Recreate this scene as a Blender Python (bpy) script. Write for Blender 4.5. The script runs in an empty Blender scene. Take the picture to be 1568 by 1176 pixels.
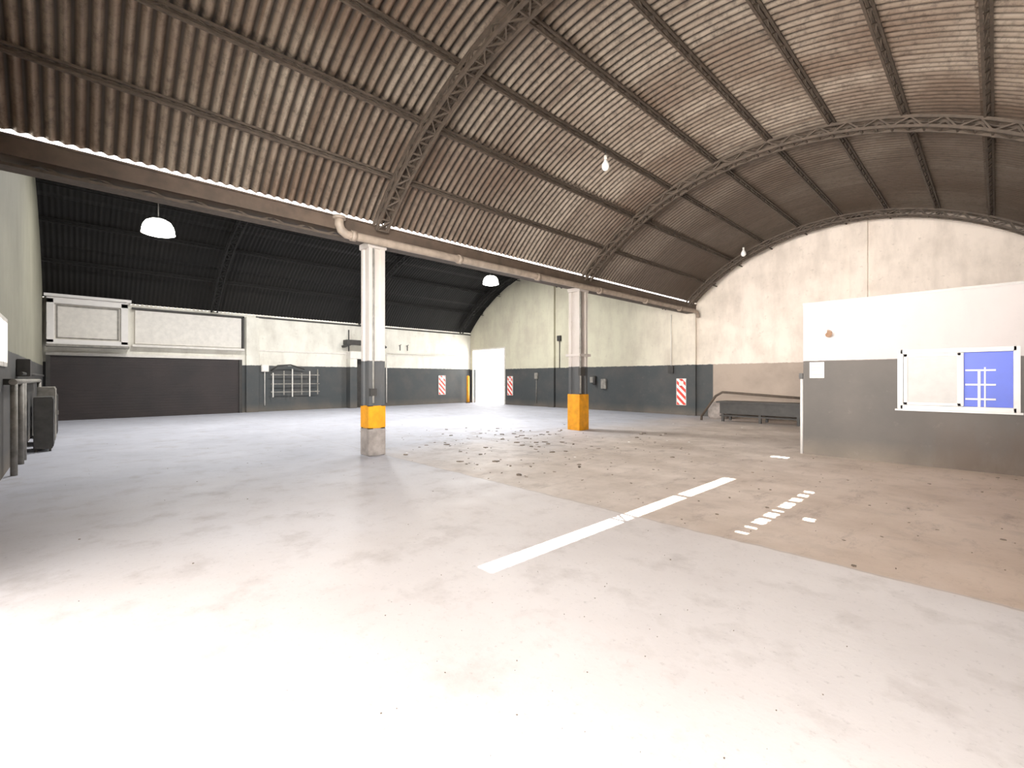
import bpy, bmesh, math, random
from mathutils import Vector, Matrix
random.seed(7)
scene = bpy.context.scene
COL = scene.collection

# ------------------------------------------------------------ materials
class NT:
    def __init__(s, name):
        s.m = bpy.data.materials.new(name); s.m.use_nodes = True
        s.t = s.m.node_tree; s.n = s.t.nodes; s.l = s.t.links
        s.b = s.n['Principled BSDF']
    def node(s, typ, **kw):
        n = s.n.new(typ)
        for k, v in kw.items(): setattr(n, k, v)
        return n
    def link(s, a, b): s.l.new(a, b)
    def setin(s, sock, v):
        if hasattr(v, 'is_output'): s.l.new(v, sock)
        else:
            if isinstance(v, (tuple, list)) and len(v) == 3 and sock.type == 'RGBA': v = (*v, 1)
            sock.default_value = v
    def pos(s): return s.node('ShaderNodeNewGeometry').outputs['Position']
    def uv(s): return s.node('ShaderNodeTexCoord').outputs['UV']
    def mapping(s, vec, scale=(1, 1, 1), loc=(0, 0, 0), rot=(0, 0, 0)):
        m = s.node('ShaderNodeMapping'); s.link(vec, m.inputs[0])
        m.inputs['Scale'].default_value = scale; m.inputs['Location'].default_value = loc
        m.inputs['Rotation'].default_value = rot
        return m.outputs[0]
    def noise(s, vec, scale=5, detail=4, rough=0.55):
        n = s.node('ShaderNodeTexNoise'); s.link(vec, n.inputs['Vector'])
        n.inputs['Scale'].default_value = scale; n.inputs['Detail'].default_value = detail
        n.inputs['Roughness'].default_value = rough
        return n.outputs['Fac']
    def ramp(s, fac, a, b, ca=0.0, cb=1.0):
        r = s.node('ShaderNodeMapRange'); s.link(fac, r.inputs['Value'])
        r.inputs['From Min'].default_value = a; r.inputs['From Max'].default_value = b
        r.inputs['To Min'].default_value = ca; r.inputs['To Max'].default_value = cb
        return r.outputs[0]
    def math(s, op, a, b=None):
        m = s.node('ShaderNodeMath', operation=op); s.setin(m.inputs[0], a)
        if b is not None: s.setin(m.inputs[1], b)
        return m.outputs[0]
    def mix(s, f, a, b, blend='MIX'):
        m = s.node('ShaderNodeMix', data_type='RGBA', blend_type=blend)
        s.setin(m.inputs['Factor'], f); s.setin(m.inputs['A'], a); s.setin(m.inputs['B'], b)
        return m.outputs['Result']
    def sep(s, v):
        n = s.node('ShaderNodeSeparateXYZ'); s.link(v, n.inputs[0]); return n.outputs
    def bump(s, h, strength=0.3, dist=0.02):
        b = s.node('ShaderNodeBump'); s.link(h, b.inputs['Height'])
        b.inputs['Strength'].default_value = strength; b.inputs['Distance'].default_value = dist
        s.link(b.outputs[0], s.b.inputs['Normal'])
    def out(s, col, rough=0.7, metal=0.0):
        s.setin(s.b.inputs['Base Color'], col); s.setin(s.b.inputs['Roughness'], rough)
        s.setin(s.b.inputs['Metallic'], metal); return s.m

def simple(name, col, rough=0.6, metal=0.0, var=0.25, scale=6):
    t = NT(name); p = t.pos()
    f = t.ramp(t.noise(p, scale, 5), 0.35, 0.7)
    dark = tuple(c * (1 - var) for c in col)
    return t.out(t.mix(f, col, dark), rough, metal)

def emis(name, col, st):
    t = NT(name); t.out(col, 0.4)
    t.b.inputs['Emission Color'].default_value = (*col, 1); t.b.inputs['Emission Strength'].default_value = st
    return t.m

def wall_mat(name, up, low, zline, low2=None, xsplit=None, wave=0.01, streak=0.3, gray=(0.36, 0.31, 0.25), up2=None, dirtband=False):
    t = NT(name); p = t.pos(); x, y, z = t.sep(p)
    n1 = t.noise(p, 0.9, 6, 0.6); n2 = t.noise(t.mapping(p, (2, 2, 0.6)), 1.0, 6, 0.65)
    wob = t.math('MULTIPLY', t.math('SUBTRACT', t.noise(p, 8, 3), 0.5), wave * 6)
    zz = t.math('ADD', z, wob)
    lowc = low
    if low2:
        f = t.ramp(x, xsplit - 0.02, xsplit + 0.02)
        lowc = t.mix(f, low, low2)
    upb = up
    if up2: upb = t.mix(t.ramp(x, -13, -7), up2, up)
    upc = t.mix(t.math('MULTIPLY', t.ramp(n2, 0.45, 0.75), streak), upb, gray)
    upc = t.mix(t.math('MULTIPLY', t.ramp(n1, 0.45, 0.75), streak), upc, gray)
    n4 = t.noise(p, 6, 6, 0.7)
    upc = t.mix(t.math('MULTIPLY', t.ramp(n4, 0.6, 0.72), streak), upc, gray)
    lowv = t.mix(t.math('MULTIPLY', t.ramp(n1, 0.42, 0.75), 0.4), lowc, (0.12, 0.10, 0.085))
    lowv = t.mix(t.math('MULTIPLY', t.ramp(n4, 0.6, 0.74), 0.2), lowv, (0.20, 0.17, 0.145))
    f = t.ramp(zz, zline - 0.008, zline + 0.008)
    c = t.mix(f, lowv, upc)
    g = t.ramp(z, 0.0, 0.4, 0.7, 0.0)
    c = t.mix(t.math('MULTIPLY', g, n1), c, (0.22, 0.17, 0.12))
    if dirtband:   # grime on the painted booth wall towards its right end, low down
        g2 = t.math('MULTIPLY', t.ramp(x, -1.6, 0.1), t.ramp(z, 0.1, 1.2, 1.0, 0.0))
        g2 = t.math('MULTIPLY', g2, t.ramp(n2, 0.3, 0.6))
        c = t.mix(g2, c, (0.07, 0.045, 0.03))
    t.bump(t.noise(p, 25, 5), 0.15, 0.01)
    return t.out(c, 0.75)

M = {}
M['wall_end'] = wall_mat('painted_wall_end', (0.78, 0.675, 0.585), (0.042, 0.048, 0.05), 2.22, (0.38, 0.30, 0.24), -8.25, streak=0.42, gray=(0.36, 0.30, 0.24), up2=(0.60, 0.57, 0.43))
M['wall'] = wall_mat('painted_wall', (0.78, 0.755, 0.67), (0.05, 0.056, 0.058), 2.25, streak=0.38)
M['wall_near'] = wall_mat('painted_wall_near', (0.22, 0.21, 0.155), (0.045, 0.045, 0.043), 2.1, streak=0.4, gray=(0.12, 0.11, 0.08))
M['wall_booth'] = wall_mat('painted_booth_wall', (0.40, 0.36, 0.345), (0.065, 0.057, 0.05), 1.98, streak=0.1, gray=(0.2, 0.17, 0.15), wave=0.003, dirtband=True)
M['column'] = wall_mat('painted_column', (0.52, 0.465, 0.43), (0.06, 0.062, 0.064), 1.98, streak=0.5)
M['white'] = simple('white_paint', (0.76, 0.72, 0.66), 0.5, var=0.15)
M['booth_white'] = simple('booth_white_paint', (0.33, 0.305, 0.285), 0.5, var=0.12)
M['frame_white'] = simple('window_frame_white', (0.50, 0.475, 0.45), 0.5, var=0.12)
M['dirty_white'] = simple('dirty_white_paint', (0.30, 0.28, 0.245), 0.6, var=0.5)
M['pipe'] = simple('old_pipe_paint', (0.34, 0.265, 0.205), 0.55, var=0.35)
M['yellow'] = simple('yellow_paint', (0.78, 0.31, 0.004), 0.55, var=0.3)
M['concrete'] = simple('bare_concrete', (0.34, 0.29, 0.26), 0.85, var=0.4)
M['dark'] = simple('dark_metal', (0.04, 0.036, 0.032), 0.6, var=0.4)
M['cabinet'] = simple('grey_cabinet_paint', (0.07, 0.066, 0.06), 0.6, var=0.4)
M['steel'] = simple('dusty_steel', (0.085, 0.06, 0.042), 0.75, var=0.45, scale=9)
M['steel_dark'] = simple('dark_steel', (0.006, 0.005, 0.004), 0.9, var=0.5, scale=9)  # near-black steel colour for the side bay
M['beam'] = simple('gutter_paint', (0.10, 0.066, 0.045), 0.65, var=0.4, scale=4)
M['reflector'] = simple('pale_reflector', (0.8, 0.8, 0.8), 0.5, var=0.1)  # pale sheet added behind the roof gap to bounce sun
M['blue'] = simple('blue_paint', (0.010, 0.045, 0.42), 0.5, var=0.1)
M['paper'] = simple('paper', (0.80, 0.77, 0.74), 0.8, var=0.05)
M['ink'] = simple('ink', (0.1, 0.1, 0.1), 0.8)
M['olive'] = simple('corroded_brass', (0.25, 0.14, 0.08), 0.6, var=0.5, scale=40)
M['glow'] = emis('lamp_glow', (1.0, 0.98, 0.92), 14)
M['dome'] = emis('lit_acrylic_dome', (1.0, 0.97, 0.88), 12)
M['bulb'] = simple('frosted_glass', (0.9, 0.88, 0.85), 0.3, var=0.02)
M['debris'] = simple('dry_debris', (0.20, 0.15, 0.11), 0.9, var=0.5)
M['outside'] = simple('outside_concrete', (0.75, 0.74, 0.72), 0.9, var=0.15, scale=0.6)

def rolldoor_mat():
    t = NT('rolling_door_dark'); p = t.pos()
    n = t.noise(p, 1.0, 5)
    c = t.mix(t.ramp(n, 0.35, 0.7), (0.030, 0.021, 0.020), (0.017, 0.013, 0.013))
    return t.out(c, 0.65)
M['rolldoor'] = rolldoor_mat()

def roof_mat(name, c1, c2, c3, rough, metal, pitch, groove):
    t = NT(name); u = t.uv()
    br = t.node('ShaderNodeTexBrick'); t.link(u, br.inputs['Vector'])
    br.offset = 0.0
    br.inputs['Scale'].default_value = 1.0; br.inputs['Brick Width'].default_value = 0.96
    br.inputs['Row Height'].default_value = 2.4; br.inputs['Mortar Size'].default_value = 0.015
    br.inputs['Mortar Smooth'].default_value = 0.3
    br.inputs['Color1'].default_value = (0.1, 0.1, 0.1, 1); br.inputs['Color2'].default_value = (1, 1, 1, 1)
    br.inputs['Mortar'].default_value = (0.0, 0.0, 0.0, 1)
    bw = t.node('ShaderNodeRGBToBW'); t.link(br.outputs['Color'], bw.inputs[0])
    n1 = t.noise(t.mapping(u, (7.7, 0.6, 1)), 1.0, 4)
    n2 = t.noise(u, 0.38, 4)
    n3 = t.noise(t.mapping(u, (1.6, 1, 1)), 6, 8, 0.8)
    f = t.math('MULTIPLY', t.math('ADD', bw.outputs[0], t.ramp(n1, 0.3, 0.7)), 0.5)
    c = t.mix(f, c2, c1)
    c = t.mix(t.math('MULTIPLY', t.ramp(n2, 0.42, 0.62), 0.8), c, c3)
    c = t.mix(t.math('MULTIPLY', t.ramp(n3, 0.48, 0.64), 0.7), c, tuple(k * 0.35 for k in c2))
    x, y, z = t.sep(u)
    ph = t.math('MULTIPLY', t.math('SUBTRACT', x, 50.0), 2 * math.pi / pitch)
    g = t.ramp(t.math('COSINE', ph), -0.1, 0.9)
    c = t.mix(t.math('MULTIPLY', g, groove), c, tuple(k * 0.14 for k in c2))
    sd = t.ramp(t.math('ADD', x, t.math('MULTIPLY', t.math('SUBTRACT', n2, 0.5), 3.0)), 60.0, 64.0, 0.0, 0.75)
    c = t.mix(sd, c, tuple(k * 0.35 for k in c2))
    return t.out(c, rough, metal)
PITCH = 0.15
M['roof'] = roof_mat('corrugated_sheet', (0.36, 0.295, 0.23), (0.125, 0.082, 0.055), (0.13, 0.08, 0.052), 0.5, 0.2, PITCH, 0.95)
M['roof_dark'] = roof_mat('dark_corrugated_sheet', (0.0045, 0.0038, 0.003), (0.0035, 0.0028, 0.002), (0.006, 0.0045, 0.0025), 0.95, 0.0, PITCH, 0.2)  # near-black sheet colour for the side bay vault

def floor_mat():
    t = NT('concrete_floor'); p = t.pos(); x, y, z = t.sep(p)
    n1 = t.noise(p, 0.5, 6, 0.6); n2 = t.noise(p, 2.2, 7, 0.65); n3 = t.noise(p, 22, 5, 0.7)
    nb = t.noise(p, 0.8, 6, 0.65)
    light = t.mix(t.ramp(n1, 0.35, 0.65), (0.66, 0.605, 0.58), (0.57, 0.515, 0.49))
    blue = t.mix(t.ramp(n1, 0.35, 0.65), (0.46, 0.47, 0.53), (0.38, 0.39, 0.445))  # cool daylight tint of the left bay, painted into the floor colour
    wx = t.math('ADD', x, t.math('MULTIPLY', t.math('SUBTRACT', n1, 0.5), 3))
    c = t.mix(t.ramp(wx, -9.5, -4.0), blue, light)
    brown = t.mix(t.ramp(nb, 0.38, 0.62), (0.63, 0.54, 0.475), (0.46, 0.38, 0.32))
    brown = t.mix(t.math('MULTIPLY', t.ramp(x, -3.5, 0.0), 0.6), brown, (0.53, 0.375, 0.27))
    yb = t.math('ADD', y, t.math('MULTIPLY', t.math('SUBTRACT', t.noise(p, 3, 3), 0.5), 0.12))
    fy = t.ramp(yb, 4.72, 4.78)
    fx = t.ramp(wx, -10.0, -6.0)
    c = t.mix(t.math('MULTIPLY', fy, fx), c, brown)
    j = t.ramp(t.math('ABSOLUTE', t.math('SUBTRACT', yb, 4.75)), 0.0, 0.02, 0.4, 0.0)
    c = t.mix(j, c, (0.2, 0.16, 0.13))
    s = t.math('MULTIPLY', t.ramp(n2, 0.52, 0.72), 0.35)
    c = t.mix(s, c, (0.26, 0.21, 0.18))
    s3 = t.math('MULTIPLY', t.ramp(n3, 0.58, 0.72), 0.35)
    c = t.mix(s3, c, (0.2, 0.17, 0.15))
    n5 = t.noise(t.mapping(p, (1, 0.35, 1), rot=(0, 0, 0.5)), 3.5, 8, 0.75)
    c = t.mix(t.math('MULTIPLY', t.math('MULTIPLY', t.ramp(n5, 0.54, 0.66), fx), t.math('MULTIPLY', fy, 0.4)), c, (0.19, 0.14, 0.11))
    d = t.node('ShaderNodeVectorMath', operation='DISTANCE'); t.link(t.mapping(p, (1, 1, 1)), d.inputs[0]); d.inputs[1].default_value = (-8.6, 8.4, 0)
    z1 = t.math('MULTIPLY', t.ramp(d.outputs['Value'], 1.0, 4.5, 1.0, 0.0), t.ramp(t.noise(p, 1.7, 7, 0.7), 0.5, 0.62))
    c = t.mix(t.math('MULTIPLY', z1, 0.6), c, (0.17, 0.13, 0.11))
    t.bump(n3, 0.15, 0.01)
    return t.out(c, t.ramp(n2, 0.3, 0.7, 0.5, 0.75))
M['floor'] = floor_mat()

def stripes_mat():
    t = NT('red_white_stripes'); p = t.pos()
    x, y, z = t.sep(p)
    d = t.math('ADD', t.math('ADD', x, y), z)
    f = t.math('FRACT', t.math('MULTIPLY', d, 3.2))
    return t.out(t.mix(t.math('GREATER_THAN', f, 0.5), (0.85, 0.83, 0.8), (0.75, 0.05, 0.03)), 0.5)
M['stripes'] = stripes_mat()

# ------------------------------------------------------------ mesh builder
class B:
    def __init__(s): s.bm = bmesh.new(); s.mats = []
    def mi(s, m):
        if m not in s.mats: s.mats.append(m)
        return s.mats.index(m)
    def box(s, x0, x1, y0, y1, z0, z1, m, bev=0.0):
        bm2 = bmesh.new(); bmesh.ops.create_cube(bm2, size=1)
        for v in bm2.verts:
            v.co = Vector(((x0 + x1) / 2 + v.co.x * (x1 - x0), (y0 + y1) / 2 + v.co.y * (y1 - y0), (z0 + z1) / 2 + v.co.z * (z1 - z0)))
        if bev: bmesh.ops.bevel(bm2, geom=bm2.edges[:], offset=bev, segments=2, affect='EDGES')
        s.merge(bm2, m)
    def merge(s, bm2, m, smooth=False):
        i = s.mi(m); mp = {}
        for v in bm2.verts: mp[v] = s.bm.verts.new(v.co)
        for f in bm2.faces:
            try:
                nf = s.bm.faces.new([mp[v] for v in f.verts]); nf.material_index = i; nf.smooth = smooth
            except ValueError: pass
        bm2.free()
    def bar(s, p0, p1, w, m, h=None):
        p0 = Vector(p0); p1 = Vector(p1); d = p1 - p0; L = d.length
        if L < 1e-6: return
        q = d.to_track_quat('Z', 'Y'); h = h or w; i = s.mi(m)
        vs = []
        for zz in (0, L):
            for a, b in ((-w / 2, -h / 2), (w / 2, -h / 2), (w / 2, h / 2), (-w / 2, h / 2)):
                vs.append(s.bm.verts.new(p0 + q @ Vector((a, b, zz))))
        for f in ((0, 3, 2, 1), (4, 5, 6, 7), (0, 1, 5, 4), (1, 2, 6, 5), (2, 3, 7, 6), (3, 0, 4, 7)):
            s.bm.faces.new([vs[k] for k in f]).material_index = i
    def tube(s, pts, r, m, seg=14):
        pts = [Vector(p) for p in pts]; n = len(pts)
        rs = r if isinstance(r, (list, tuple)) else [r] * n
        i = s.mi(m); rings = []; ref = None
        for k, p in enumerate(pts):
            d = (pts[min(k + 1, n - 1)] - pts[max(k - 1, 0)]).normalized()
            if ref is None or abs(ref.dot(d)) > 0.98:
                ref = Vector((0, 0, 1)) if abs(d.z) < 0.9 else Vector((1, 0, 0))
            a = d.cross(ref).normalized(); b = d.cross(a).normalized(); ref = a.cross(d).normalized() * 1.0
            rings.append([s.bm.verts.new(p + (a * math.cos(2 * math.pi * j / seg) + b * math.sin(2 * math.pi * j / seg)) * rs[k]) for j in range(seg)])
        for k in range(n - 1):
            for j in range(seg):
                f = s.bm.faces.new((rings[k][j], rings[k][(j + 1) % seg], rings[k + 1][(j + 1) % seg], rings[k + 1][j]))
                f.material_index = i; f.smooth = True
        for rg in (rings[0], rings[-1]):
            try: s.bm.faces.new(rg).material_index = i
            except ValueError: pass
    def prism(s, poly, z0, z1, m):
        i = s.mi(m)
        a = [s.bm.verts.new((x, y, z0)) for x, y in poly]; b = [s.bm.verts.new((x, y, z1)) for x, y in poly]
        n = len(poly)
        s.bm.faces.new(a[::-1]).material_index = i; s.bm.faces.new(b).material_index = i
        for k in range(n): s.bm.faces.new((a[k], a[(k + 1) % n], b[(k + 1) % n], b[k])).material_index = i
    def done(s, name, loc=(0, 0, 0)):
        bmesh.ops.recalc_face_normals(s.bm, faces=s.bm.faces)
        me = bpy.data.meshes.new(name); 
        for v in s.bm.verts: v.co -= Vector(loc)
        s.bm.to_mesh(me); s.bm.free()
        for m in s.mats: me.materials.append(M[m])
        o = bpy.data.objects.new(name, me); o.location = loc; COL.objects.link(o); return o

# ------------------------------------------------------------ layout
H = 1.6
YE = 19.6; YN = -0.83
XS = -24.7; XR = 1.9; XV = -9.1
RC = dict(x=-3.6, z=-0.3, R=7.5, a=47.17)
lc = (24.7 - 9.45) / 2; lrise = 3.4
LR = (lc * lc + lrise * lrise) / (2 * lrise)
LC = dict(x=(XS - 9.45) / 2, z=4.7 + lrise - LR, R=LR, a=math.degrees(math.asin(lc / LR)))
YR = [4.6, 11.55, 18.5]

def arcz(C, x, dr=0.0):
    v = (C['R'] + dr) ** 2 - (x - C['x']) ** 2
    return C['z'] + math.sqrt(max(v, 0.01))

TS = 0.577
def roof_angle(x0):
    lo, hi = 0.0, 10.0
    for _ in range(50):
        k = (lo + hi) / 2
        if (x0 + TS * k - RC['x']) ** 2 + (k - RC['z']) ** 2 < RC['R'] ** 2: lo = k
        else: hi = k
    return math.degrees(math.asin((x0 + TS * lo - RC['x']) / RC['R']))
slots = [(-3.04, -2.87, 2.50, 5.96), (-3.04, -2.87, 6.08, 7.65)]
for y0, y1 in ((5.02, 5.07), (5.25, 5.31), (5.48, 5.72), (5.84, 6.04), (6.16, 6.22), (6.38, 6.70), (6.84, 7.02), (7.16, 7.32), (7.46, 7.58)):
    slots.append((-1.88, -1.77, y0, y1))
slots.append((-1.52, -1.42, 5.98, 6.12))
slots.append((-3.2, -2.9, 10.38, 10.56))
holes = [(roof_angle(a), roof_angle(b), c, d) for a, b, c, d in slots]

def vault(name, C, a0, a1, y0, y1, pitch, amp, mat, holes=()):
    sheet = math.degrees(2.4 / C['R'])
    rows = []
    step = 1.6
    brk = sorted({h[0] for h in holes} | {h[1] for h in holes})
    A = set(round(a0 + (a1 - a0) * k / math.ceil((a1 - a0) / step), 5) for k in range(math.ceil((a1 - a0) / step) + 1)) | {round(b, 5) for b in brk}
    laps = []
    k = 0
    while a0 + sheet * k < a1:
        if k: laps.append(round(a0 + sheet * k, 5))
        k += 1
    A |= set(laps); A = sorted(A)
    for ang in A:
        fr = ((ang - a0) / sheet); fr -= math.floor(fr)
        if ang in laps:
            rows.append((ang, 0.028)); rows.append((ang, 0.0))
        else: rows.append((ang, 0.028 * fr))
    ns = 8; ny = int((y1 - y0) / pitch * ns)
    ys = [y0 + (y1 - y0) * j / ny for j in range(ny + 1)]
    verts = []; uvs = []
    for ang, off in rows:
        ar = math.radians(ang); sn, cs = math.sin(ar), math.cos(ar)
        for y in ys:
            r = C['R'] + amp * math.cos(2 * math.pi * y / pitch) + off
            verts.append((C['x'] + r * sn, y, C['z'] + r * cs)); uvs.append((y + 50, math.radians(ang - a0) * C['R'] + 24))
    faces = []; w = ny + 1
    for i in range(len(rows) - 1):
        am = (rows[i][0] + rows[i + 1][0]) / 2
        hs = [h for h in holes if h[0] < am < h[1]]
        for j in range(ny):
            if hs:
                ym = (ys[j] + ys[j + 1]) / 2
                if any(h[2] < ym < h[3] for h in hs): continue
            faces.append((i * w + j, i * w + j + 1, (i + 1) * w + j + 1, (i + 1) * w + j))
    me = bpy.data.meshes.new(name); me.from_pydata(verts, [], faces)
    ul = me.uv_layers.new(name='UVMap')
    li = [0] * len(me.loops); me.loops.foreach_get('vertex_index', li)
    fl = []
    for i in li: fl.extend(uvs[i])
    ul.data.foreach_set('uv', fl)
    me.polygons.foreach_set('use_smooth', [True] * len(me.polygons))
    me.materials.append(M[mat])
    o = bpy.data.objects.new(name, me); COL.objects.link(o); return o

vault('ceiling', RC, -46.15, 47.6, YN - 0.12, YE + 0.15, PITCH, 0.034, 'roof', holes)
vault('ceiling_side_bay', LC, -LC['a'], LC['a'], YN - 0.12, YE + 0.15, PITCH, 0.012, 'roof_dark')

# ------------------------------------------------------------ room shell
b = B(); b.box(XS - 0.2, XR + 0.2, YN - 0.2, YE + 0.2, -0.2, 0.0, 'floor'); b.done('floor')
b = B(); b.box(-90, 60, -60, 90, -0.35, -0.21, 'outside'); b.done('ground')

def arch_wall(name, C, x0, x1, y0, y1, mat, openings=(), n=40, extra=0.03):
    xs = {x0, x1}
    for k in range(n + 1): xs.add(x0 + (x1 - x0) * k / n)
    for o in openings: xs |= {o[0], o[1]}
    xs = sorted(xs); b = B(); i = b.mi(mat)
    for xa, xb in zip(xs[:-1], xs[1:]):
        if xb - xa < 1e-5: continue
        xm = (xa + xb) / 2
        segs = [(0.0, None)]
        for o in openings:
            if o[0] < xm < o[1]:
                segs = ([(0.0, o[2])] if o[2] > 0 else []) + [(o[3], None)]
        for za, zt in segs:
            ta = zt if zt is not None else arcz(C, xa, extra); tb = zt if zt is not None else arcz(C, xb, extra)
            v = [b.bm.verts.new(c) for c in ((xa, y0, za), (xb, y0, za), (xb, y0, tb), (xa, y0, ta), (xa, y1, za), (xb, y1, za), (xb, y1, tb), (xa, y1, ta))]
            for f in ((0, 1, 2, 3), (5, 4, 7, 6), (0, 4, 5, 1), (3, 2, 6, 7), (0, 3, 7, 4), (1, 5, 6, 2)):
                try: b.bm.faces.new([v[k] for k in f]).material_index = i
                except ValueError: pass
    return b.done(name)
DX0, DX1, DZ = -24.35, -21.25, 3.5
EX0, EX1 = -5.2, 1.7
arch_wall('wall_far', RC, XV, XR, YE, YE + 0.2, 'wall_end')
arch_wall('wall_far_side_bay', LC, XS, XV - 0.0, YE, YE + 0.2, 'wall_end', [(DX0, DX1, 0, DZ)], n=60)
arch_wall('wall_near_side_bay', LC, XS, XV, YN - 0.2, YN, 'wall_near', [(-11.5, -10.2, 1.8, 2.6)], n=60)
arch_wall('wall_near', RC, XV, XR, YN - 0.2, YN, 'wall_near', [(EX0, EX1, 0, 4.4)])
b = B(); b.box(XS - 0.2, XS, YN - 0.2, YE + 0.2, 0, 4.9, 'wall'); b.done('wall_left')
b = B(); b.box(XR, XR + 0.2, YN - 0.2, YE + 0.2, 0, 5.2, 'wall'); b.done('wall_right')

def pil(name, x0, x1, z1, m='wall_end'):
    b = B(); b.box(x0, x1, YE - 0.14, YE + 0.01, 0, z1, m, 0.01); return b.done(name)
pil('trim_1', -3.5, -3.0, arcz(RC, -3.2) - 0.05)
pil('trim_2', -9.35, -8.95, 4.45)
pil('trim_3', -17.5, -17.05, 7.9)
b = B(); b.box(XS, XS + 0.05, 6.4, YE, 4.55, 4.62, 'dark'); b.box(XS, XS + 0.035, 6.4, YE, 2.95, 3.02, 'white'); b.done('trim_4')
b = B(); b.box(XS, XS + 0.16, 5.95, 6.5, 0, 4.55, 'wall', 0.01); b.done('trim_5')

# ------------------------------------------------------------ valley gutter beam
b = B()
b.box(-9.36, -9.0, YN, YE, 4.56, 4.60, 'beam'); b.box(-9.03, -8.98, YN, YE, 4.56, 4.83, 'beam'); b.box(-9.42, -9.36, YN, YE, 4.56, 4.83, 'beam')
b.box(-9.0, -8.94, YN, YE, 4.80, 4.83, 'beam')
b.box(-9.34, -9.06, YN, YE, 4.44, 4.48, 'steel')
y = YN + 0.2; k = 0
while y < YE - 0.5:
    b.bar((-9.2, y, 4.46), (-9.2, y + 0.3, 4.58), 0.03, 'steel'); b.bar((-9.2, y + 0.3, 4.58), (-9.2, y + 0.6, 4.46), 0.03, 'steel'); y += 0.6
b.done('valley_gutter_beam')
b = B()
i = b.mi('reflector')
v = [b.bm.verts.new(c) for c in ((-9.42, YN, 4.80), (-9.42, YE, 4.80), (-9.62, YE, 5.9), (-9.62, YN, 5.9))]  # added reflector sheet, catches sun so the roof gap looks bright
b.bm.faces.new(v).material_index = i
b.done('gap_reflector')

def purlins(name, C, angs, m, y0, y1, web=0.28):
    b = B()
    for ang in angs:
        ar = math.radians(ang); n = Vector((math.sin(ar), 0, math.cos(ar))); c = Vector((C['x'], 0, C['z']))
        t = Vector((math.cos(ar), 0, -math.sin(ar)))
        def P(r, y, s=0): q = c + n * r + t * s; return (q.x, y, q.z)
        R0 = C['R'] - 0.055; R1 = C['R'] - 0.19
        for r, s in ((R0, 0.03), (R0, -0.03), (R1, 0)):
            b.bar(P(r, y0, s), P(r, y1, s), 0.034, m)
        y = y0; up = True
        while y + web < y1:
            b.bar(P(R0 if up else R1, y), P(R1 if up else R0, y + web), 0.018, m); y += web; up = not up
    return b.done(name)
purlins('roof_purlins', RC, [-37.8 + 9.45 * k for k in range(9)], 'steel', YN + 0.02, YE - 0.02, 0.2)
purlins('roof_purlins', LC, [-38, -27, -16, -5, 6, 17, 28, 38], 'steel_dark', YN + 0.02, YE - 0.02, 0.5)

def rib(name, C, y, m, a, hw=0.12):
    b = B(); n = int(2 * a / 2.0)
    def P(k, r, dy):
        ar = math.radians(-a + 2 * a * k / n); return (C['x'] + r * math.sin(ar), y + dy, C['z'] + r * math.cos(ar))
    R0 = C['R'] - 0.21; R1 = C['R'] - 0.38
    for k in range(n):
        for r in (R0, R1):
            for dy in (-hw, hw): b.bar(P(k, r, dy), P(k + 1, r, dy), 0.05, m)
        s = 1 if k % 2 else -1
        b.bar(P(k, R1, hw * s), P(k + 1, R1, -hw * s), 0.026, m)
        b.bar(P(k, R0, -hw * s), P(k + 1, R0, hw * s), 0.026, m)
        for dy in (-hw, hw):
            b.bar(P(k, R0 if s > 0 else R1, dy), P(k + 1, R1 if s > 0 else R0, dy), 0.026, m)
        b.bar(P(k, R1, -hw), P(k, R1, hw), 0.03, m)
    return b.done(name)
for y in YR:
    rib('arched_roof_truss', RC, y, 'steel', 46.0)
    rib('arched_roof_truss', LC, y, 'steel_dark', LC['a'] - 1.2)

# ------------------------------------------------------------ columns
def column(x, y, w, ztop, zy0, zy1, sleeve):
    b = B(); h = w / 2; g = 0.035; e = 0.09
    poly = [(-h, -h), (-h + e, -h), (-h + e + .02, -h + g), (h - e - .02, -h + g), (h - e, -h), (h, -h), (h, -h + e), (h - g, -h + e + .02), (h - g, h - e - .02), (h, h - e), (h, h), (h - e, h), (h - e - .02, h - g), (-h + e + .02, h - g), (-h + e, h), (-h, h), (-h, h - e), (-h + g, h - e - .02), (-h + g, -h + e + .02), (-h, -h + e)]
    b.prism([(x + a, y + c) for a, c in poly], 0, ztop, 'column')
    s = h + sleeve
    b.box(x - s, x + s, y - s, y + s, zy0, zy1, 'yellow', 0.012)
    if zy0 > 0.1: b.box(x - s, x + s, y - s, y + s, 0.0, zy0, 'concrete', 0.012)
    b.box(x - h - .03, x + h + .03, y - h - .03, y + h + .03, ztop - 0.12, ztop, 'column', 0.01)
    return b
b = column(XV, 4.6, 0.36, 4.44, 0.57, 1.04, 0.012)
b.tube([(XV + 0.21, 4.5, 1.1), (XV + 0.21, 4.5, 4.3)], 0.022, 'dirty_white', 8)
b.box(XV + .18, XV + .25, 4.42, 4.56, 1.25, 1.4, 'dark')
b.done('column')
b = column(XV, 11.55, 0.42, 4.44, 0.0, 1.12, 0.03)
b.box(XV - .28, XV + .28, 11.27, 11.83, 2.3, 2.38, 'column'); b.tube([(XV + 0.25, 11.35, 1.15), (XV + 0.25, 11.35, 4.3)], 0.03, 'dirty_white', 8)
b.box(XV + .2, XV + .3, 11.3, 11.5, 1.7, 1.95, 'dark')
b.done('column')

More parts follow.
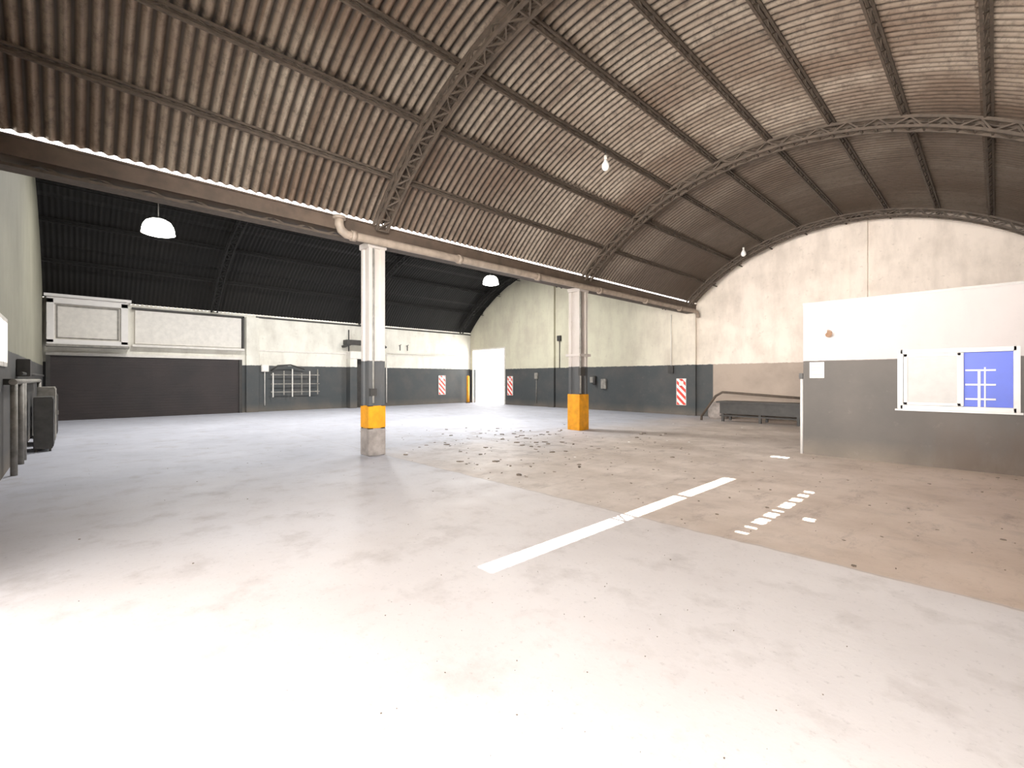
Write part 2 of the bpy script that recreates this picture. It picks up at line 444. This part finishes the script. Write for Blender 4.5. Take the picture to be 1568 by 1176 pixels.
b = B(); px, pz = -8.74, 4.42
pts = [(px - 0.0, 3.72, 4.72), (px, 3.72, 4.58), (px, 3.76, 4.48), (px, 3.86, pz), (px, 4.0, pz), (px, 18.9, pz + 0.03), (px, 19.1, pz), (px, 19.2, pz - 0.08), (px, 19.24, pz - 0.2)]
b.tube(pts, 0.085, 'pipe', 16)
for y in (4.0, 6.6, 9.3, 12.2, 15.0, 17.6): b.tube([(px, y - .05, pz), (px, y + .05, pz)], 0.105, 'pipe', 16)
for y in (5.3, 7.6, 10, 13, 16, 18.4): b.bar((px, y, pz + .07), (px - .2, y, 4.58), 0.025, 'steel')
b.tube([(px, 3.72, 4.68), (px, 3.72, 4.74)], 0.12, 'pipe', 16)
b.done('drain_pipe')

# ------------------------------------------------------------ lamps
def highbay(x, y, z, r, name='high_bay_lamp', power=160):
    C = LC; zt = arcz(C, x) - 0.05
    b = B()
    seg = 28
    def lathe(prof, mt):
        i = b.mi(mt); rings = []
        for rr, zz in prof: rings.append([b.bm.verts.new((x + rr * math.cos(2 * math.pi * k / seg), y + rr * math.sin(2 * math.pi * k / seg), z + zz * r)) for k in range(seg)])
        for a in range(len(rings) - 1):
            for k in range(seg):
                f = b.bm.faces.new((rings[a][k], rings[a][(k + 1) % seg], rings[a + 1][(k + 1) % seg], rings[a + 1][k])); f.smooth = True; f.material_index = i
        return rings
    lathe([(0.22 * r, 1.02), (0.50 * r, 0.97), (0.74 * r, 0.82), (0.90 * r, 0.56), (0.98 * r, 0.25), (r, 0.0), (1.02 * r, -0.03)], 'dome')
    rg = lathe([(r * .98, 0.0), (r * .85, -0.09), (r * .55, -0.17), (r * .2, -0.2)], 'glow')
    b.bm.faces.new(rg[-1]).material_index = b.mi('glow')
    b.tube([(x, y, z + 1.0 * r), (x, y, z + 1.0 * r + .04)], [0.06, 0.04], 'dark', 14)
    b.tube([(x, y, z + 1.0 * r), (x, y, zt)], 0.008, 'dark', 8)
    o = b.done(name)
    L = bpy.data.lights.new('lamp_light', 'AREA'); L.shape = 'DISK'; L.size = 2 * r; L.energy = power; L.color = (1, 0.98, 0.95)
    lo = bpy.data.objects.new('lamp_light', L); COL.objects.link(lo); lo.location = (x, y, z - 0.3 * r); lo.parent = o
highbay(-11.9, 1.27, 4.60, 0.28, power=40)
highbay(-12.1, 10.5, 4.9, 0.27, power=280)
for yy in (3.0, 8.5, 14.5): highbay(-17.6, yy, 7.45, 0.29, power=470)  # extra lamps added out of view to brighten the left bay

def bulb(x, y, z):
    b = B(); zt = arcz(RC, x) - 0.18
    b.tube([(x, y, zt), (x, y, z + .1)], 0.01, 'dark', 8)
    b.tube([(x, y, z + .14), (x, y, z + .05)], 0.035, 'white', 12)
    b.tube([(x, y, z + .06), (x, y, z + .02), (x, y, z - .05), (x, y, z - .12), (x, y, z - .17), (x, y, z - .19)], [0.03, 0.045, 0.08, 0.085, 0.055, 0.01], 'bulb', 16)
    b.done('hanging_bulb')
bulb(-5.9, 8.45, 6.35); bulb(-6.35, 17.7, 6.25)

# ------------------------------------------------------------ side wall features
X0 = XS
b = B()
y0, y1, zt = YN + 0.08, 5.78, 2.5
n = 22
for k in range(n):
    za = zt * k / n; b.box(X0 + .02, X0 + .07 + 0.004 * (k % 2), y0 + .1, y1 - .1, za + .001, zt * (k + 1) / n - .001, 'rolldoor')
b.box(X0 + .005, X0 + .14, y0, y0 + .12, 0, zt, 'dark'); b.box(X0 + .005, X0 + .14, y1 - .12, y1, 0, zt, 'dark')
b.box(X0 + .005, X0 + .12, y0, y1, zt, zt + 0.12, 'white')
b.done('door_1')
b = B()
b.box(X0 + .02, X0 + .14, 1.85, 5.75, 3.05, 4.45, 'white', 0.01); b.box(X0 + .02, X0 + .3, 1.75, 5.85, 2.92, 3.02, 'white', 0.01)
b.box(X0 + .02, X0 + .2, 5.78, 5.86, 2.95, 4.55, 'dark'); b.box(X0 + .02, X0 + .2, 1.75, 5.86, 4.47, 4.55, 'dark')
b.done('shutter_housing')
b = B()
b.box(X0 + .01, X0 + .5, -0.72, 1.6, 2.95, 4.62, 'white', 0.015)
for (ya, yb, za, zb) in ((-.72, 1.6, 4.42, 4.66), (-.72, 1.6, 2.9, 3.08), (-.72, -.52, 2.95, 4.6), (1.38, 1.6, 2.95, 4.6)):
    b.box(X0 + .48, X0 + .62, ya, yb, za, zb, 'paper', 0.015)
for (ya, yb, za, zb) in ((-.46, 1.32, 4.33, 4.37), (-.46, 1.32, 3.13, 3.17), (-.46, -.42, 3.15, 4.35), (1.28, 1.32, 3.15, 4.35)):
    b.box(X0 + .49, X0 + .53, ya, yb, za, zb, 'dirty_white')
b.box(X0, X0 + .70, -.78, 1.7, 4.66, 4.76, 'paper'); b.box(X0, X0 + .62, -.74, 1.64, 2.82, 2.9, 'dirty_white')
b.done('window_1')
b = B()
for k, y in enumerate((7.1, 7.6, 8.0, 8.45, 8.85, 9.25)):
    b.bar((X0 + .25, y, 0.7 + .1 * (k % 2)), (X0 + .25, y, 1.9 + .1 * ((k * 7) % 3)), 0.045, 'dirty_white' if k % 2 else 'white')
for z in (0.95, 1.35, 1.8): b.bar((X0 + .25, 7.0, z), (X0 + .25, 9.35, z), 0.035, 'dirty_white')
for y in (7.1, 9.25): b.bar((X0, y, 1.8), (X0 + .25, y, 1.8), 0.05, 'white'); b.bar((X0, y, .95), (X0 + .25, y, .95), 0.05, 'white')
b.tube([(X0 + .2, 7.0, 2.0), (X0 + .3, 7.3, 2.25), (X0 + .3, 7.9, 2.3), (X0 + .2, 8.6, 2.1)], 0.04, 'dark', 8)
b.done('wall_pipe_rack')
b = B(); b.box(X0 + .002, X0 + .12, 6.62, 6.95, 1.95, 2.3, 'white', .01); b.box(X0 + .12, X0 + .14, 6.66, 6.91, 1.99, 2.26, 'paper'); b.tube([(X0 + .05, 6.78, 0.3), (X0 + .05, 6.78, 1.95)], .02, 'white', 8); b.done('electrical_box')
b = B()
b.box(X0 + .002, X0 + .5, 10.9, 11.3, 0, 2.7, 'wall', .01); b.box(X0 + .002, X0 + .5, 12.5, 12.9, 0, 2.7, 'wall', .01); b.box(X0 + .002, X0 + .52, 10.9, 12.9, 2.7, 3.1, 'white', .01)
b.box(X0 + .02, X0 + .08, 11.3, 12.5, 0, 2.7, 'dark'); b.box(X0 + .08, X0 + .14, 12.25, 12.32, 1.1, 1.3, 'white')
b.done('door_2')
b = B()
b.bar((X0 + .3, 10.7, 3.6), (X0 + .3, 12.6, 3.6), .5, 'dark', .25); b.bar((X0 + .3, 10.6, 3.35), (X0 + .3, 11.2, 3.6), .4, 'dark', .12); b.bar((X0 + .3, 12.6, 3.75), (X0 + .3, 13.1, 3.4), .3, 'dark', .1)
b.bar((X0 + .3, 12.0, 3.11), (X0 + .3, 12.0, 3.55), .08, 'dark'); b.bar((X0 + .1, 11.0, 3.11), (X0 + .1, 11.0, 4.3), .05, 'dark')
b.done('ventilation_hood')
b = B()
for y in (14.2, 14.7): b.bar((X0 + .05, y, 3.3), (X0 + .05, y, 3.6), .04, 'dark'); b.bar((X0 + .05, y - .08, 3.58), (X0 + .05, y + .08, 3.66), .03, 'dark')
b.done('wall_brackets')
b = B(); b.tube([(X0 + .06, 13.3, 3.1), (X0 + .06, 13.3, 0.2)], .035, 'white', 8); b.tube([(X0 + .06, 13.3, 3.1), (X0 + .06, 19.2, 3.1)], .03, 'white', 8); b.done('wall_conduit')

# ------------------------------------------------------------ end wall features
def sign(x0, x1, y0, y1, z0, z1, nrm):
    b = B(); b.box(x0, x1, y0, y1, z0, z1, 'stripes')
    if nrm == 'y':
        t = .015
        for a in ((x0 - t, x0, z0 - t, z1 + t), (x1, x1 + t, z0 - t, z1 + t), (x0, x1, z0 - t, z0), (x0, x1, z1, z1 + t)): b.box(a[0], a[1], y0 - .01, y1, a[2], a[3], 'white')
        xc = (x0 + x1) / 2; b.box(xc - .1, xc + .1, y0 - .012, y0, z1 - .3, z1 - .1, 'paper'); b.tube([(xc, y0 - .03, z1 - .33), (xc, y0, z1 - .33)], .02, 'dark', 8)
    else:
        t = .015
        for a in ((y0 - t, y0, z0 - t, z1 + t), (y1, y1 + t, z0 - t, z1 + t), (y0, y1, z0 - t, z0), (y0, y1, z1, z1 + t)): b.box(x0, x1 + .01, a[0], a[1], a[2], a[3], 'white')
        yc = (y0 + y1) / 2; b.box(x1, x1 + .012, yc - .1, yc + .1, z1 - .3, z1 - .1, 'paper'); b.tube([(x1, yc, z1 - .33), (x1 + .03, yc, z1 - .33)], .02, 'dark', 8)
    b.done('fire_extinguisher_sign')
sign(-9.85, -9.43, YE - .04, YE - .002, .45, 1.6, 'y')
sign(-20.95, -20.5, YE - .04, YE - .002, .6, 1.75, 'y')
sign(XS + .002, XS + .04, 17.0, 17.5, .6, 1.8, 'x')
b = B()
b.box(DX0 - .08, DX0, YE - .06, YE - .001, 0, DZ, 'white'); b.box(DX1, DX1 + .08, YE - .06, YE - .001, 0, DZ, 'white'); b.box(DX0 - .08, DX1 + .08, YE - .06, YE - .001, DZ, DZ + .1, 'white')
b.done('door_3')
b = B(); b.tube([(-24.2, 19.0, 0), (-24.2, 19.0, 1.75), (-24.2, 19.0, 1.82)], [.1, .1, .04], 'yellow', 14); b.tube([(-24.2, 19.0, 0), (-24.2, 19.0, .05)], .16, 'dark', 14); b.done('bollard')
b = B(); b.box(-16.85, -16.6, YE - .12, YE - .002, 3.7, 4.0, 'dark', .01); b.tube([(-16.72, YE - .04, 3.7), (-16.72, YE - .04, 2.2)], .02, 'dark', 8); b.done('junction_box')
b = B(); b.box(-10.25, -10.0, YE - .1, YE - .002, 1.85, 2.2, 'dark', .01); b.tube([(-10.12, YE - .04, 2.2), (-10.12, YE - .04, 4.5)], .02, 'white', 8); b.done('junction_box')
b = B(); b.tube([(-14.3, YE - .1, 1.3), (-14.3, YE - .1, 1.75)], .09, 'dark', 10); b.box(-14.6, -14.35, YE - .1, YE - .002, 1.4, 1.7, 'dirty_white', .01); b.box(-13.9, -13.6, YE - .12, YE - .002, 1.1, 1.6, 'dirty_white', .01); b.done('wall_hose_fitting')
b = B(); b.box(-18.6, -18.35, YE - .1, YE - .002, 1.6, 1.95, 'dirty_white', .01); b.tube([(-18.47, YE - .05, 1.6), (-18.47, YE - .05, .2)], .02, 'dirty_white', 8); b.done('electrical_box')

# ------------------------------------------------------------ workbench at end wall
b = B()
b.box(-7.3, -4.4, 17.6, 18.6, .70, .76, 'dark', .005); b.box(-7.2, -4.5, 17.7, 17.76, .3, .70, 'dark')
for x in (-7.1, -5.8, -4.6):
    for y in (17.75, 18.45): b.box(x - .04, x + .04, y - .04, y + .04, 0, .7, 'dark')
b.box(-7.2, -4.5, 17.7, 18.5, .2, .24, 'dark')
b.tube([(-7.9, 17.7, .15), (-7.35, 17.7, .95), (-7.1, 17.7, 1.1), (-4.5, 17.7, .95)], .045, 'steel', 10)
b.tube([(-7.9, 17.7, .15), (-7.9, 17.7, 0)], .045, 'steel', 10)
b.done('workbench')
b = B(); b.tube([(-7.75, 18.9, 0), (-7.75, 18.9, .1), (-7.75, 18.9, .45), (-7.75, 18.9, .62), (-7.75, 18.9, .7)], [.33, .38, .38, .25, .08], 'concrete', 20); b.done('covered_drum')

# ------------------------------------------------------------ office booth
BX0, BY0, BZ = -2.84, 11.3, 3.16
wx0, wx1, wz0, wz1 = -1.24, 0.24, 1.08, 2.1
b = B()
m = 'wall_booth'
b.box(BX0, wx0, BY0, BY0 + .12, 0, BZ, m); b.box(wx1, XR - .01, BY0, BY0 + .12, 0, BZ, m)
b.box(wx0, wx1, BY0, BY0 + .12, 0, wz0, m); b.box(wx0, wx1, BY0, BY0 + .12, wz1, BZ, m)
b.box(BX0, BX0 + .12, BY0 + .12, 14.5, 0, BZ, m); b.box(BX0, XR - .01, 14.5, 14.62, 0, BZ, m)
b.box(BX0 - .01, XR - .01, BY0 - .01, 14.62, BZ, BZ + .05, 'booth_white')
b.done('office_booth')
b = B()
fy0, fy1 = BY0 - .06, BY0 + .09
for a in ((wx0 - .04, wx0 + .04, wz0 - .04, wz1 + .04), (wx1 - .04, wx1 + .04, wz0 - .04, wz1 + .04), (wx0, wx1, wz0 - .04, wz0 + .035), (wx0, wx1, wz1 - .035, wz1 + .04)):
    b.box(a[0], a[1], fy0, fy1, a[2], a[3], 'frame_white', .006)
xm = -.42
b.box(wx0 + .04, xm, BY0 - .0, BY0 + .03, wz0 + .03, wz1 - .03, 'booth_white')
for a in ((wx0 + .05, wx0 + .10, wz0 + .04, wz1 - .04), (xm - .05, xm + .03, wz0 + .04, wz1 - .04), (wx0 + .05, xm, wz0 + .04, wz0 + .09), (wx0 + .05, xm, wz1 - .09, wz1 - .04)):
    b.box(a[0], a[1], BY0 - .04, BY0 + .03, a[2], a[3], 'frame_white', .004)
b.box(xm + .03, wx1 - .04, BY0 + .06, BY0 + .07, wz0 + .03, wz1 - .03, 'blue')
b.bar((-.2, BY0 + .03, wz0 + .03), (-.2, BY0 + .03, wz1 - .35), .035, 'frame_white'); b.bar((-.13, BY0 + .03, wz0 + .03), (-.13, BY0 + .03, wz1 - .3), .02, 'frame_white')
for z in (1.25, 1.5, 1.75): b.bar((xm + .05, BY0 + .02, z), (.0, BY0 + .02, z), .03, 'frame_white')
b.box(wx0 - .07, wx1 + .07, BY0 - .1, BY0 - .002, wz0 - .07, wz0 - .04, 'frame_white')
b.done('window_2')
b = B(); b.tube([(-2.38, BY0, 2.55), (-2.38, BY0 - .05, 2.55)], .06, 'olive', 14); b.tube([(-2.38, BY0 - .05, 2.55), (-2.36, BY0 - .14, 2.53), (-2.34, BY0 - .2, 2.5)], [.025, .03, .06], 'olive', 12); b.box(-2.46, -2.40, BY0 - .08, BY0 - .0, 2.53, 2.62, 'white'); b.done('wall_lamp_socket')
b = B(); b.box(-2.72, -2.46, BY0 - .012, BY0 - .001, 1.62, 1.95, 'frame_white')
for k in range(5): b.box(-2.69, -2.49 - .02 * (k % 2), BY0 - .014, BY0 - .011, 1.88 - k * .05, 1.888 - k * .05, 'ink')
b.done('paper_notice')
b = B(); b.tube([(BX0 - .04, BY0 + .05, 0), (BX0 - .04, BY0 + .05, 1.6)], .03, 'frame_white', 10); b.box(BX0 - .08, BX0 - .01, BY0, BY0 + .1, 1.6, 1.72, 'dark'); b.done('booth_conduit')

# ------------------------------------------------------------ near wall (left) items
b = B()
for (xa, xb, za, zb) in ((-11.5, -11.42, 1.8, 2.6), (-10.28, -10.2, 1.8, 2.6), (-11.5, -10.2, 1.8, 1.87), (-11.5, -10.2, 2.53, 2.6), (-10.88, -10.83, 1.8, 2.6)): b.box(xa, xb, YN - .12, YN + .03, za, zb, 'white')
b.done('window_3')
b = B()
b.tube([(-11.0, YN + .12, 1.55), (-19, YN + .12, 1.55)], .05, 'dirty_white', 10); b.tube([(-12.5, YN + .12, 1.7), (-21, YN + .12, 1.7)], .035, 'dark', 10)
for x in (-11.2, -12.6, -13.2, -19): b.tube([(x, YN + .12, 0), (x, YN + .12, 1.55)], .045, 'dirty_white', 10); b.box(x - .05, x + .05, YN, YN + .12, 1.5, 1.6, 'dark')
b.box(-13.9, -13.5, YN + .002, YN + .2, 1.65, 2.0, 'dark', .01)
b.done('wall_water_pipes')
def cabinet(x, w_, h_, m):
    b = B(); y0 = YN + .2; y1 = YN + .5
    b.box(x, x + w_, y0, y1, .06, h_, m, .01)
    for xx in (x + .03, x + w_ - .07):
        b.box(xx, xx + .04, y0 + .02, y0 + .06, 0, .06, 'dark'); b.box(xx, xx + .04, y1 - .06, y1 - .02, 0, .06, 'dark')
    b.box(x + .02, x + w_ / 2 - .01, y1, y1 + .015, .1, h_ - .04, m, .004); b.box(x + w_ / 2 + .01, x + w_ - .02, y1, y1 + .015, .1, h_ - .04, m, .004)
    for s in (-.05, .04): b.box(x + w_ / 2 + s, x + w_ / 2 + s + .015, y1 + .015, y1 + .035, h_ * .5, h_ * .6, 'dirty_white')
    b.done('storage_cabinet')
cabinet(-15.3, .9, 1.2, 'cabinet'); cabinet(-16.9, 1.1, 1.4, 'dirty_white'); cabinet(-18.6, .9, 1.2, 'cabinet')

# ------------------------------------------------------------ floor debris
b = B()
def chip(x, y, s, m='debris'):
    a = random.random() * 6.28; n = random.choice((4, 5, 6))
    el = random.uniform(.3, 1)
    vs = []
    for k in range(n):
        t = 6.28 * k / n; dx = math.cos(t) * s * random.uniform(.6, 1); dy = math.sin(t) * s * el * random.uniform(.6, 1)
        vs.append((x + dx * math.cos(a) - dy * math.sin(a), y + dx * math.sin(a) + dy * math.cos(a)))
    b.prism(vs, 0.0005, 0.004 + s * .12, m)
for _ in range(200):
    x = random.gauss(-8.2, 2.0); y = random.gauss(7.8, 2.0)
    if 4.9 < y < 17 and x < -4 and abs(x - XV) + abs(y - 11.55) > .7: chip(x, y, random.choice((.015, .02, .03, .04, .06, .09)))
for _ in range(320):
    x = random.uniform(-23, 1); y = random.uniform(-.1, 18.5)
    if x > -3.2 and y > 11: continue
    chip(x, y, random.choice((.004, .006, .008, .012)))
for _ in range(120):
    x = random.uniform(-7, .5); y = random.uniform(4.8, 11)
    chip(x, y, random.choice((.008, .012, .02, .03)))
for _ in range(70):
    chip(random.gauss(-1.6, 1.0), random.gauss(2.2, .8), random.choice((.002, .003, .005)))
for _ in range(20): chip(random.uniform(-13, -5), random.uniform(5, 17), random.choice((.02, .04)), 'paper')
b.done('floor_debris')

# ------------------------------------------------------------ lights
w = bpy.data.worlds.new('World'); scene.world = w; w.use_nodes = True
bg = w.node_tree.nodes['Background']; bg.inputs[0].default_value = (1.0, 0.98, 0.97, 1); bg.inputs[1].default_value = 4.4
S = bpy.data.lights.new('sun', 'SUN'); S.energy = 36; S.angle = math.radians(0.25); S.color = (1, 0.97, 0.92)
so = bpy.data.objects.new('sun', S); COL.objects.link(so); so.location = (30, 8, 50)
so.rotation_euler = Vector((-TS, 0, -1)).to_track_quat('-Z', 'Y').to_euler()
def portal(name, loc, d, sx, sy):
    L = bpy.data.lights.new(name, 'AREA'); L.shape = 'RECTANGLE'; L.size = sx; L.size_y = sy
    L.cycles.is_portal = True
    o = bpy.data.objects.new(name, L); COL.objects.link(o); o.location = loc; o.rotation_euler = Vector(d).to_track_quat('-Z', 'Z').to_euler()
portal('sky_portal_entrance', ((EX0 + EX1) / 2, YN - .1, 2.2), (0, 1, 0), EX1 - EX0, 4.4)
portal('sky_portal_door', ((DX0 + DX1) / 2, YE + .1, DZ / 2), (0, -1, 0), DX1 - DX0, DZ)
def fill_lamp(name, loc, d, sx, sy, e, spread, col):  # added area lamp that tops up the sky light
    L = bpy.data.lights.new(name, 'AREA'); L.shape = 'RECTANGLE'; L.size = sx; L.size_y = sy
    L.energy = e; L.spread = math.radians(spread); L.color = col
    o = bpy.data.objects.new(name, L); COL.objects.link(o); o.location = loc; o.rotation_euler = Vector(d).to_track_quat('-Z', 'Y').to_euler()
fill_lamp('entrance_fill', (-2.0, YN + .1, 2.6), (-0.14, 1, 0.05), 6.0, 2.0, 440, 60, (1, .95, .90))  # added fill, unseen behind the camera, lifts the far walls
fill_lamp('entrance_fill_side', (0.6, YN + .35, 2.6), (-1, .50, 0.0), 1.6, 2.0, 140, 50, (1, 1, .98))  # added fill, unseen, aimed at the left side wall
fill_lamp('entrance_fill_floor', (0.0, YN + .12, 4.1), (0.0, .35, -1), 3.0, 0.6, 95, 110, (1, .97, .95))  # added fill, unseen, brightens the floor near the camera

# ------------------------------------------------------------ camera
cam = bpy.data.cameras.new('camera'); cam.sensor_width = 36; cam.lens = 720 / 1600 * 36; cam.shift_y = -8 / 1600
cam.clip_start = 0.05
co = bpy.data.objects.new('camera', cam); COL.objects.link(co); co.location = (0, 0, H)
co.rotation_euler = Vector((-0.7242, 0.6896, 0)).to_track_quat('-Z', 'Y').to_euler()
scene.camera = co
scene.view_settings.view_transform = 'Standard'
scene.view_settings.look = 'None'
scene.view_settings.exposure = 0.25
scene.view_settings.gamma = 1.07
